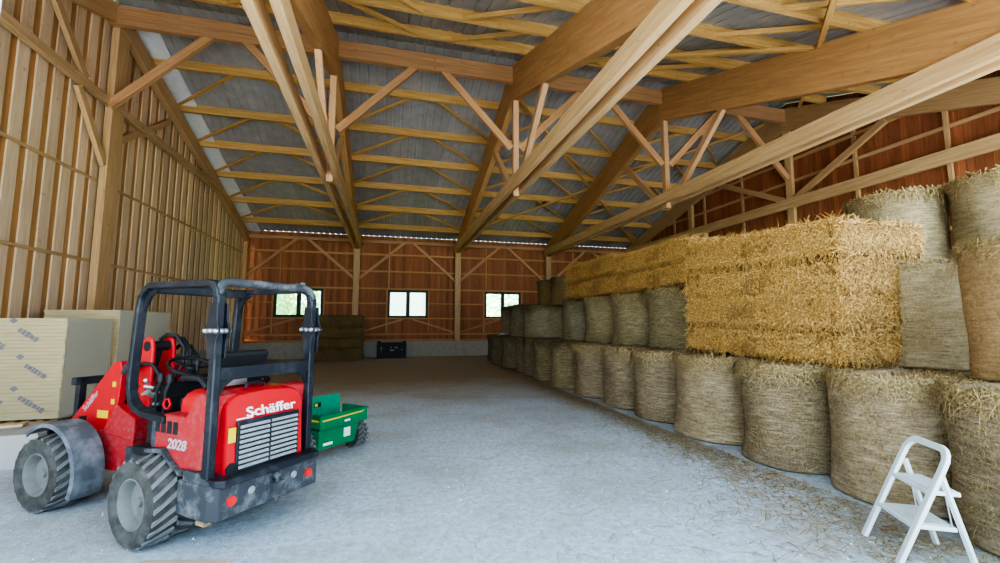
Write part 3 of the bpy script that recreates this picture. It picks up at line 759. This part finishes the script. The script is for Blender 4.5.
# rear chassis
g = G(); g.bb((-.62, -.27, .28), (.45, .27, .62)); g.bb((.3, -.2, .3), (1.0, .2, .55)); g.bb((-.05, -.42, .30), (.05, .42, .42)); g.build('rear_chassis', M['dusty_black'], ld, bevel=.01)
g = G(); g.prism([(-.78, -.44), (-.70, -.475), (-.34, -.475), (-.34, .475), (-.70, .475), (-.78, .44)], .28, .53, 'z'); bmp = g.build('counterweight', M['dusty_black'], ld, bevel=.012)
g = G(); g.prism([(-.815, -.42), (-.76, -.46), (-.55, -.46), (-.55, .46), (-.76, .46), (-.815, .42)], .515, .57, 'z'); g.build('bumper_rim', M['black'], bmp, bevel=.008)
for s in (1, -1):
    g = G(); g.lathe([(.036, -.795), (.036, -.78), (.001, -.796)], (0, s * .345, .40), 'x', 20); g.build('tail_light', M['redlens'], bmp, True)
    g = G(); g.lathe([(.03, -.792), (.02, -.80), (.001, -.80)], (0, s * .19, .43), 'x', 16); g.build('reflector', M['dust'], bmp, True)
g = G(); g.bb((-.86, -.05, .33), (-.78, .05, .44)); g.tube([(-.83, 0, .30), (-.83, 0, .49)], .014, 8); g.lathe([(.0, .46), (.03, .475), (.03, .50), (.0, .515)], (-.83, 0, 0), 'z', 12); g.build('hitch', M['dusty_black'], bmp)
# left and right skirt plates below the red side panels
for s in (1, -1):
    g = G(); g.prism([(-.70, .55), (-.70, .27), (-.42, .27), (-.38, .36), (-.38, .60), (-.55, .60)], s * .40, s * .465, 'y'); g.build('skirt_plate', M['dusty_black'], ld, bevel=.01)
    g = G(); g.bb((-.66, s * .40, .235), (-.56, s * .455, .28)); g.build('tie_bracket', M['pallet'], ld)
# engine hood
def hood():
    sec = []
    pf = [(-.345, .55), (-.345, 1.02), (-.335, 1.08), (-.30, 1.125), (-.24, 1.15), (0, 1.165), (.24, 1.15), (.30, 1.125), (.335, 1.08), (.345, 1.02), (.345, .55)]
    g = G(); vs = []; xs = [(-.70, .975, -.0), (-.685, .99, .0), (-.66, 1, .0), (-.5, 1, .012), (-.2, 1, .02), (-.08, .985, .01)]
    for x, k, dz in xs:
        for y, z in pf: vs.append((x - (.035 * max(0, (z - .85)) / .3 if False else 0) + (.06 * max(0, z - .95) / .2 if x < -.6 else 0), y * k, .55 + (z - .55) * k + dz))
    m = len(pf); fs = [tuple(range(m)), tuple(range((len(xs) - 1) * m, len(xs) * m))]
    for i in range(len(xs) - 1):
        for j in range(m): fs.append((i * m + j, i * m + (j + 1) % m, (i + 1) * m + (j + 1) % m, (i + 1) * m + j))
    g.add(vs, fs); return g
hd = hood().build('engine_hood', M['red'], ld, True)
g = G(); g.bb((-.712, -.285, .57), (-.695, .275, .95)); gr = g.build('grille', M['black'], ld, bevel=.006)
g = G()
for z in [.60 + i * .038 for i in range(9)]:
    for a, b in ((-.265, -.015), (.005, .255)): g.box((-.716, (a + b) / 2, z), (.012, b - a, .022), Matrix.Rotation(.5, 3, 'Y'))
g.build('grille_slats', M['dust'], gr)
g = G(); g.tube([(-.50, .085, 1.17), (-.50, .075, 1.205), (-.50, -.075, 1.205), (-.50, -.085, 1.17)], .014, 8); g.build('hood_handle', M['black'], hd, True)
g = G(); g.lathe([(.045, -.712), (.045, -.69), (.034, -.69), (.034, -.71)], (0, .30, .60), 'x', 20); g.build('exhaust_outlet', M['black_matte'], hd, True)
g = G(); g.bb((-.708, .285, .80), (-.699, .34, .91)); g.build('warning_sticker', M['yellow'], hd)
text('Schäffer', .108, M['white'], hd, frame((-.682, -.035, .998), (0, -1, .0), (.30, 0, 1)), 'brand_lettering', .004, .0016, 0, 1.32)
g = G(); g.beam((-.690, .275, .962), (-.690, .14, .962), .003, .012); g.build('lettering_underline', M['white'], hd)
# side panels
SP = [(.11, .96), (-.10, .985), (-.33, .985), (-.43, 1.15), (-.50, 1.175), (-.62, 1.155), (-.56, .60), (-.30, .585), (-.19, .65), (-.10, .72), (.12, .70)]
for s in (1, -1):
    g = G(); g.prism(SP, s * .22, s * .445, 'y'); sp = g.build('side_panel', M['red_dirty'], ld, bevel=.025)
    if s > 0:
        g = G()
        for k in range(4): g.prism([(.05 - k * .08, .935), (-.005 - k * .08, .935), (-.005 - k * .08, .84), (.05 - k * .08, .84)], .443, .449, 'y')
        g.build('air_slots', M['black_matte'], sp)
        text('2028', .105, M['greylet'], sp, frame((-.25, .449, .765), (-1, 0, 0), (0, 0, 1)), 'model_number', .003, .002, .15, 1.15)
        g = G(); g.prism([(.10, .945), (.10, .72), (.04, .72), (.06, .945)], .441, .447, 'y'); g.build('dust_patch', M['dusty_black'], sp)
    g = G(); g.prism([(.14, .70), (-.09, .72), (-.20, .64), (-.34, .575), (-.34, .555), (-.21, .61), (-.09, .69), (.14, .67)], s * .25, s * .47, 'y'); g.build('wheel_arch_edge', M['dusty_black'], sp)
# roll frame
def bars():
    g = G()
    for s in (1, -1):
        y = s * .435
        g.bb((-.675, y - .03, .56), (-.60, y + .03, 1.93))
        g.tube([(-.64, y, 1.90), (-.63, y * .99, 1.96), (-.60, y * .985, 2.0), (-.54, y * .98, 2.02), (.28, y * .98, 2.03), (.36, y * .985, 2.0), (.415, y * .99, 1.93), (.43, y, 1.82), (.475, y, 1.24), (.47, y, 1.13), (.43, y, 1.05), (.36, y, 1.0), (.25, y, .965), (-.08, y, .94)], 0, flat=(.055, .085) if False else (.055, .075), up=(0, 1, 0))
    return g
rf = bars().build('roll_frame', M['black'], ld, bevel=.01)
g = G(); y = .435
g.tube([(-.63, y, 1.93), (-.63, y * .98, 1.98), (-.63, y * .93, 2.015), (-.63, y * .85, 2.03), (-.63, -y * .85, 2.03), (-.63, -y * .93, 2.015), (-.63, -y * .98, 1.98), (-.63, -y, 1.93)], .034, 12); g.build('rear_top_tube', M['dusty_black'], rf, True)
g = G(); g.bb((.26, -.42, 1.965), (.33, .42, 2.045)); g.build('front_top_bar', M['black'], rf, bevel=.012)
g = G(); g.bb((-.665, -.41, 1.27), (-.615, .41, 1.37)); g.build('cross_bar', M['black'], rf, bevel=.006)
for s in (1, -1):
    g = G()
    for yy in (s * .435 + .033, s * .435 - .045): g.prism([(-.69, 1.86), (-.60, 1.86), (-.585, 1.72), (-.545, 1.66), (-.585, 1.58), (-.60, 1.44), (-.69, 1.44), (-.70, 1.58), (-.735, 1.65), (-.70, 1.72)], yy, yy + .012, 'y')
    g.build('hinge_plate', M['black'], rf, bevel=.003)
    g = G()
    for xx in (-.70, -.64, -.58):
        g.lathe([(.018, s * .435 - .062), (.02, s * .435 - .05), (.02, s * .435 + .055), (.014, s * .435 + .068), (.001, s * .435 + .07)], (xx, 0, 1.65), 'y', 12)
    g.tube([(-.75, s * .435, 1.65), (-.55, s * .435, 1.65)], .011, 8)
    g.build('hinge_bolt', M['steel'], rf, True)
    g = G(); g.prism([(s * .40, 1.27), (s * .40, 1.15), (s * .36, 1.22), (s * .29, 1.27)], -.65, -.63, 'x'); g.build('corner_gusset', M['black'], rf)
    g = G(); g.prism([(.20, 1.99), (.38, 1.99), (.41, 1.80), (.36, 1.86), (.30, 1.94)], s * .42 - .01, s * .42 + .01, 'y'); g.build('corner_gusset', M['black'], rf)
g = G(); g.tube([(-.60, -.33, 2.04), (-.60, -.33, 2.075)], .015, 8); g.box((-.60, -.33, 2.075), (.07, .05, .02)); g.build('beacon_bracket', M['dusty_black'], rf)
# operator station
g = G(); g.bb((-.30, -.41, .60), (.46, .41, .67)); g.bb((.40, -.30, .62), (.47, .30, .98)); g.build('cab_floor', M['black_matte'], ld, bevel=.01)
st = G().bb((-.28, -.235, .97), (.16, .235, 1.07)).build('seat', M['black_matte'], ld, bevel=.035)
g = G(); g.prism([(-.24, 1.04), (-.36, 1.46), (-.30, 1.48), (-.15, 1.06)], -.235, .235, 'y'); g.build('backrest', M['black_matte'], st, bevel=.03)
g = G(); g.bb((-.40, -.21, .70), (.10, .21, .975)); g.build('seat_base', M['black_matte'], st, bevel=.01)
for s in (1, -1):
    g = G(); g.tube([(-.30, s * .27, 1.18), (-.22, s * .28, 1.25), (.02, s * .28, 1.25)], .025, 8); g.build('armrest', M['black_matte'], st, True)
g = G(); g.bb((-.43, .02, 1.19), (-.36, .26, 1.30)); g.build('control_box', M['steel'], ld, bevel=.008)
g = G(); g.prism([(.30, .66), (.34, 1.05), (.42, 1.17), (.56, 1.15), (.58, .66)], -.24, .24, 'y'); ds = g.build('dashboard', M['black_matte'], ld, bevel=.02)
RT = Matrix.Translation((.40, .0, 1.30)) @ Matrix.Rotation(math.radians(-24), 4, 'Y')
g = G(); g.T = RT; g.tube([(.185 * math.cos(a), .185 * math.sin(a), 0) for a in [2 * PI * i / 40 for i in range(40)]], .016, 10, True)
sw = g.build('steering_wheel', M['black_matte'], ld, True)
g = G(); g.T = RT
for a in (.5, 2.6, 4.7): g.beam((0, 0, -.02), (.18 * math.cos(a), .18 * math.sin(a), 0), .03, .012)
g.lathe([(.045, -.05), (.05, -.01), (.04, .01), (.001, .012)], (0, 0, 0), 'z', 20); g.tube([(0, 0, -.04), (0, 0, -.30)], .028, 10); g.build('spokes_and_column', M['black_matte'], sw, True)
g = G(); g.tube([(.11, .12, .02 + 1.27), (.11, .12, 1.36)], .012, 8); g.lathe([(.0, 0), (.022, .01), (.026, .03), (.018, .05), (0, .055)], (.11 + .0, .12, 1.33), 'z', 12); g.build('spinner_knob', M['black_matte'], sw, True)
g = G(); rng = random.Random(2)
for i in range(4):
    x, y = .22 + .07 * i, .30 - .03 * (i % 2); g = G(); g.tube([(x, y, .92), (x - .02, y + .01, 1.12), (x - .05, y, 1.20)], .012, 8)
    g.lathe([(0, 1.19), (.024, 1.2), (.028, 1.23), (.018, 1.27), (0, 1.28)], (x - .05, y, 0), 'z', 12); g.build('control_lever', M['black_matte'], ld, True)
g = G()
for i in range(9):
    x, y, z = .26 + rng.uniform(0, .3), .33 + rng.uniform(-.06, .05), 1.0 + rng.uniform(0, .2); d = Vector((rng.uniform(-1, 1), rng.uniform(-1, 1), rng.uniform(-.4, .8))).normalized()
    g = G(); g.tube([Vector((x, y, z)), Vector((x, y, z)) + d * .07], .014, 6); g.build('hydraulic_coupling', M['steel'], ld, True)
g = G(); g.tube([(.10, .36, 1.0), (.13, .36, 1.03), (.11, .36, 1.07), (.06, .36, 1.08), (.03, .36, 1.04), (.06, .36, 1.0)], .010, 8, True); g.build('release_grip', M['red'], ld, True)
# front half
def front(name, g, mat, parent=None, smooth=False, bevel=0): return g.build(name, mat, parent or ld, smooth, bevel)
def F(): g = G(); g.T = TF; return g
g = F(); g.bb((-.66, -.24, .30), (.10, .24, .66)); g.bb((-.05, -.42, .30), (.05, .42, .42)); g.prism([(-.68, .60), (-.68, .80), (-.40, .92), (-.22, .64)], -.25, .25, 'y'); fc = front('front_chassis', g, M['red_dirty'], bevel=.012)
BA = [(.50, .52), (.44, .66), (-.20, 1.32), (-.29, 1.33), (-.33, 1.24), (-.30, .85), (-.20, .50), (.14, .47)]
bm_ = None
for s in (1, -1):
    g = F(); g.prism(BA, s * .13 - .02, s * .13 + .045 * s, 'y'); o = front('boom_arm', g, M['red_dirty'] if s < 0 else M['red'], bevel=.008)
    if s > 0: bm_ = o
g = F(); g.prism([(.40, .55), (.38, .63), (-.22, 1.24), (-.28, 1.16), (.30, .52)], -.12, .12, 'y'); front('boom_web', g, M['red'], bm_)
g = F()
for s in (1, -1): g.prism([(.36, .50), (.47, .66), (.78, .40), (.74, .26), (.66, .24)], s * .13 - .025, s * .13 + .025, 'y')
front('boom_nose', g, M['red'], bm_, bevel=.008)
for c, d in (((-.235, 1.10), .022), ((-.235, .93), .022)):
    g = F(); g.box((c[0], .178, c[1]), (.05, .004, .05)); front('yellow_sticker', g, M['yellow'], bm_)
g = F(); g.box((-.10, .178, .80), (.16, .004, .075)); front('yellow_sticker', g, M['yellow'], bm_)
o = text('Schäffer', .085, M['greylet'], bm_, TF @ frame((.10, .177, .92), (-.70, 0, .70), (.70, 0, .70)), 'faded_lettering', .002)
g = F(); g.lathe([(.05, .13), (.055, .20), (.03, .21), (.03, .13)], (.02, 0, .62), 'y', 20); front('pivot_pin', g, M['red'], bm_, True)
TW = [(-.34, .55), (-.42, 1.05), (-.47, 1.45), (-.51, 1.55), (-.57, 1.58), (-.63, 1.55), (-.65, 1.45), (-.66, .9), (-.62, .5)]
for s in (1, -1):
    g = F(); g.prism(TW, s * .10 - .018, s * .10 + .018, 'y'); tw = front('lift_tower_plate', g, M['red'], bevel=.012)
g = F(); g.tube([(-.55, 0, 1.46), (-.42, 0, 1.02), (-.30, 0, .70)], .045, 12); g.lathe([(.05, -.12), (.05, .12)], (-.57, 0, 1.48), 'y', 16); front('lift_cylinder', g, M['black_matte'], None, True)
g = F(); g.prism([(-.50, .65), (-.50, 1.22), (-.56, 1.28), (-.70, 1.2), (-.70, .65)], -.30, -.15, 'y'); front('valve_cover', g, M['red'], bevel=.02)
for k, (yy, zz) in enumerate(((-.05, 1.56), (-.12, 1.53), (.16, 1.28), (-.20, 1.45))):
    g = F(); g.tube([(-.50, yy, zz - .02), (-.56, yy - .02, zz + .03), (-.66, yy - .05, zz + .02), (-.74, yy - .08, zz - .10), (-.74, yy - .08, zz - .28), (-.68, yy - .02, zz - .42)], .020, 8); front('hydraulic_hose', g, M['black_matte'], None, True)
g = F(); g.tube([(-.40, .20, 1.22), (-.50, .24, 1.30), (-.60, .26, 1.25), (-.64, .26, 1.05), (-.62, .22, .88)], .026, 8); front('hydraulic_hose', g, M['dusty_black'], None, True)
for s in (1, -1):
    g = F(); R_, n = .445, 22; a0, a1 = math.radians(206), math.radians(48); vs = []; fs = []
    for i in range(n + 1):
        a = a0 + (a1 - a0) * i / n
        for rr, yy in ((R_ - .035, .565), (R_, .555), (R_ + .006, .44), (R_, .32), (R_ - .012, .32), (R_ - .006, .44), (R_ - .012, .545), (R_ - .035, .552)): vs.append((rr * math.cos(a), s * yy, RW + rr * math.sin(a)))
    m = 8
    for i in range(n):
        for j in range(m): fs.append((i * m + j, i * m + (j + 1) % m, (i + 1) * m + (j + 1) % m, (i + 1) * m + j))
    fs += [tuple(range(m)), tuple(range(n * m, n * m + m))]
    g.add(vs, fs); fd = front('fender', g, M['fender'], None, True)
    g = F(); g.beam((.05, s * .26, .50), (.05, s * .26, .79), .05, .03); g.bb((.28, s * .30 - .1, .62), (.31, s * .30 + .1, .66)); front('fender_bracket', g, M['black'], fd)
g = F()
for s in (1, -1): g.bb((.56, -.12 + s * .12 - .035, .22), (.63, -.12 + s * .12 + .035, 1.12))
g.bb((.56, -.31, 1.04), (.64, .07, 1.12)); g.bb((.56, -.26, .72), (.62, .02, .78)); g.bb((.54, -.31, .22), (.64, .07, .30))
front('attachment_frame', g, M['black'], None, bevel=.008)

# ------------------------------------------------------------------ green utility cart
ct = thing('utility_cart', (-.755, 5.75, 0), 'small green utility cart with yellow stripe and two wheels behind the red loader', 'cart', rz=math.radians(46.9))
g = G(); b0, b1 = .405, .575
g.bb((0, 0, b0), (.76, .03, b1)); g.bb((0, .03, b0), (.03, .46, b1)); g.bb((.73, .03, b0), (.76, .46, b1)); g.bb((0, .03, b0), (.76, .46, b0 + .03))
bed = g.build('bed', M['green'], ct, bevel=.006)
g = G(); g.bb((.03, .03, b0 + .03), (.73, .44, b0 + .05)); g.build('bed_liner', M['bed'], bed)
g = G(); g.bb((-.01, -.012, b1 - .016), (.77, .035, b1 + .006)); g.bb((.725, .035, b1 - .016), (.77, .46, b1 + .006)); g.bb((-.01, .035, b1 - .016), (.035, .46, b1 + .006)); g.build('bed_rim', M['green'], bed, bevel=.004)
g = G(); g.add([(.03, -.002, .505), (.66, -.002, .525), (.71, -.002, .545), (.66, -.002, .543), (.03, -.002, .523)], [(0, 1, 2, 3, 4)]); g.add([(-.002, .03, .505), (-.002, .42, .505), (-.002, .42, .523), (-.002, .03, .523)], [(0, 1, 2, 3)]); g.build('yellow_stripe', M['yellow'], bed)
g = G(); g.bb((.37, -.004, .45), (.46, .0, .475)); g.build('white_label', M['white'], bed)
g = G(); g.prism([(-.06, .42), (.70, .42), (.70, .70), (.67, .735), (.03, .735), (-.06, .70)], .46, .49, 'y'); bk = g.build('backboard', M['green_bright'], ct, bevel=.012)
g = G()
for k in range(9): g.bb((-.02 + k * .08, .452, .45), (.0 + k * .08, .462, .70))
g.build('backboard_ribs', M['green_bright'], bk, bevel=.003)
g = G(); g.bb((.26, .445, .60), (.36, .452, .66)); g.build('black_label', M['black_matte'], bk)
g = G(); g.bb((.265, .441, .61), (.305, .446, .65)); g.build('yellow_mark', M['yellow'], bk)
g = G(); g.prism([(.02, .16), (.58, .16), (.66, .40), (.02, .40)], .04, .40, 'y'); ch = g.build('chassis', M['green'], ct, bevel=.012)
g = G(); g.bb((.40, .034, .25), (.50, .041, .36)); g.build('white_label', M['white'], ch)
g = G(); g.bb((.08, .034, .205), (.22, .041, .235)); g.build('white_label', M['white'], ch)
g = G(); g.tube([(-.12, .30, .2), (.92, .30, .2)], .02, 10); g.build('axle', M['black'], ch)
def small(c, r, w, nm):
    g = G(); g.lathe([(r * .5, -w * .4), (r * .62, -w * .5), (r * .88, -w * .46), (r, -w * .3), (r, w * .3), (r * .88, w * .46), (r * .62, w * .5), (r * .5, w * .4)], c, 'x', 32, False); ty = g.build(nm, M['tyre'], ct, True)
    g = G()
    for k in range(18):
        for s in (-1, 1):
            a = 2 * PI * (k + (s > 0) * .5) / 18; vs = []
            for rr in (r * .96, r * 1.04):
                for da, yy in ((0, .0), (.22, .46)):
                    for e in (-1, 1): vs.append((c[0] + s * w * yy, c[1] + rr * math.cos(a + da + e * .06), c[2] + rr * math.sin(a + da + e * .06)))
            g.add(vs, [(0, 1, 3, 2), (4, 5, 7, 6), (0, 1, 5, 4), (2, 3, 7, 6), (0, 2, 6, 4), (1, 3, 7, 5)])
    g.build('tread_lugs', M['lug'], ty)
    g = G(); g.lathe([(r * .52, -w * .38), (r * .4, -w * .2), (.03, -w * .2), (.03, w * .2), (r * .4, w * .2), (r * .52, w * .38)], c, 'x', 24, False); g.build('rim', M['rim'], ty, True)
small((-.02, .28, .195), .187, .18, 'wheel'); small((.80, .28, .195), .187, .18, 'wheel')
g = G(); g.tube([(-.02, .42, .3), (-.3, .55, .34), (-.55, .65, .40)], .02, 10); g.build('draw_bar', M['green'], ct, True)

# ------------------------------------------------------------------ outside the windows
rng = random.Random(11)
def tree(x, y, h, r, label):
    t = thing('leafy_tree', (x, y, 0), label, 'tree', 'sunlit trees outside the back windows')
    g = G(); g.tube([(0, 0, -.05), (.05, 0, h * .5), (0, .1, h * .75)], [.16, .13, .08], 10); g.build('trunk', M['bark'], t, True)
    g = G()
    for _ in range(2600):
        d = Vector((rng.gauss(0, 1), rng.gauss(0, 1), rng.gauss(0, 1))).normalized() * r * rng.uniform(.55, 1.05)
        c = Vector((0, 0, h * .55)) + Vector((d.x, d.y, d.z * h * .5 / r)); s = rng.uniform(.12, .26)
        a = Vector((rng.gauss(0, 1), rng.gauss(0, 1), rng.gauss(0, 1))).normalized(); b = a.orthogonal().normalized()
        g.add([c - a * s, c + b * s * .5, c + a * s, c - b * s * .5], [(0, 1, 2, 3)])
    g.build('foliage', M['leaf'], t)
for x, y, h, r, lab in ((-9.5, 33, 6, 2.6, 'sunlit green tree outside the left back window, left one'), (-5.5, 34.5, 6.5, 2.6, 'sunlit green tree outside the left back window, right one'), (9.3, 33, 6, 2.6, 'sunlit green tree outside the right back window, left one'), (13.2, 34, 6.4, 2.8, 'sunlit green tree outside the right back window, right one')):
    tree(x, y, h, r, lab)
t = thing('outbuilding', (2.6, 40, 0), 'white building seen through the middle back window', 'building')
g = G(); g.bb((-4, 0, -.05), (4, 6, 5)); g.build('wall', M['plaster'], t)
g = G(); g.prism([(-4.4, 5), (4.4, 5), (0, 8)], -.3, 6.3, 'y'); g.build('roof', M['verge'], t)

# ------------------------------------------------------------------ light and camera
w = bpy.data.worlds.new('sky'); bpy.context.scene.world = w; w.use_nodes = True
nt = w.node_tree; bg = nt.nodes['Background']
bg.inputs[0].default_value = (.58, .79, 1.0, 1); bg.inputs[1].default_value = 2.2
sun = bpy.data.lights.new('sun', 'SUN'); sun.energy = 16; sun.angle = .02; sun.color = (1, .95, .86)
so = bpy.data.objects.new('sun', sun); C.objects.link(so)
so.rotation_euler = Vector((.72, .02, -.70)).to_track_quat('-Z', 'Y').to_euler()
cam = bpy.data.cameras.new('camera'); co = bpy.data.objects.new('camera', cam); C.objects.link(co)
cam.sensor_width = 36; cam.lens = 430 / 1000 * 36; cam.clip_start = .05; cam.clip_end = 300
yaw, pit, rol = .255, .099, -.001
cy, sy, cp, sp = math.cos(yaw), math.sin(yaw), math.cos(pit), math.sin(pit)
Fv = Vector((sy * cp, cy * cp, sp)); Rv = Vector((cy, -sy, 0)); Uv = Rv.cross(Fv)
mt = Matrix((Rv, Uv, -Fv)).transposed().to_4x4(); mt.translation = (0, 0, 1.7); co.matrix_world = mt
sc = bpy.context.scene; sc.camera = co
sc.view_settings.view_transform = 'AgX'; sc.view_settings.look = 'AgX - High Contrast'; sc.view_settings.exposure = 1.33
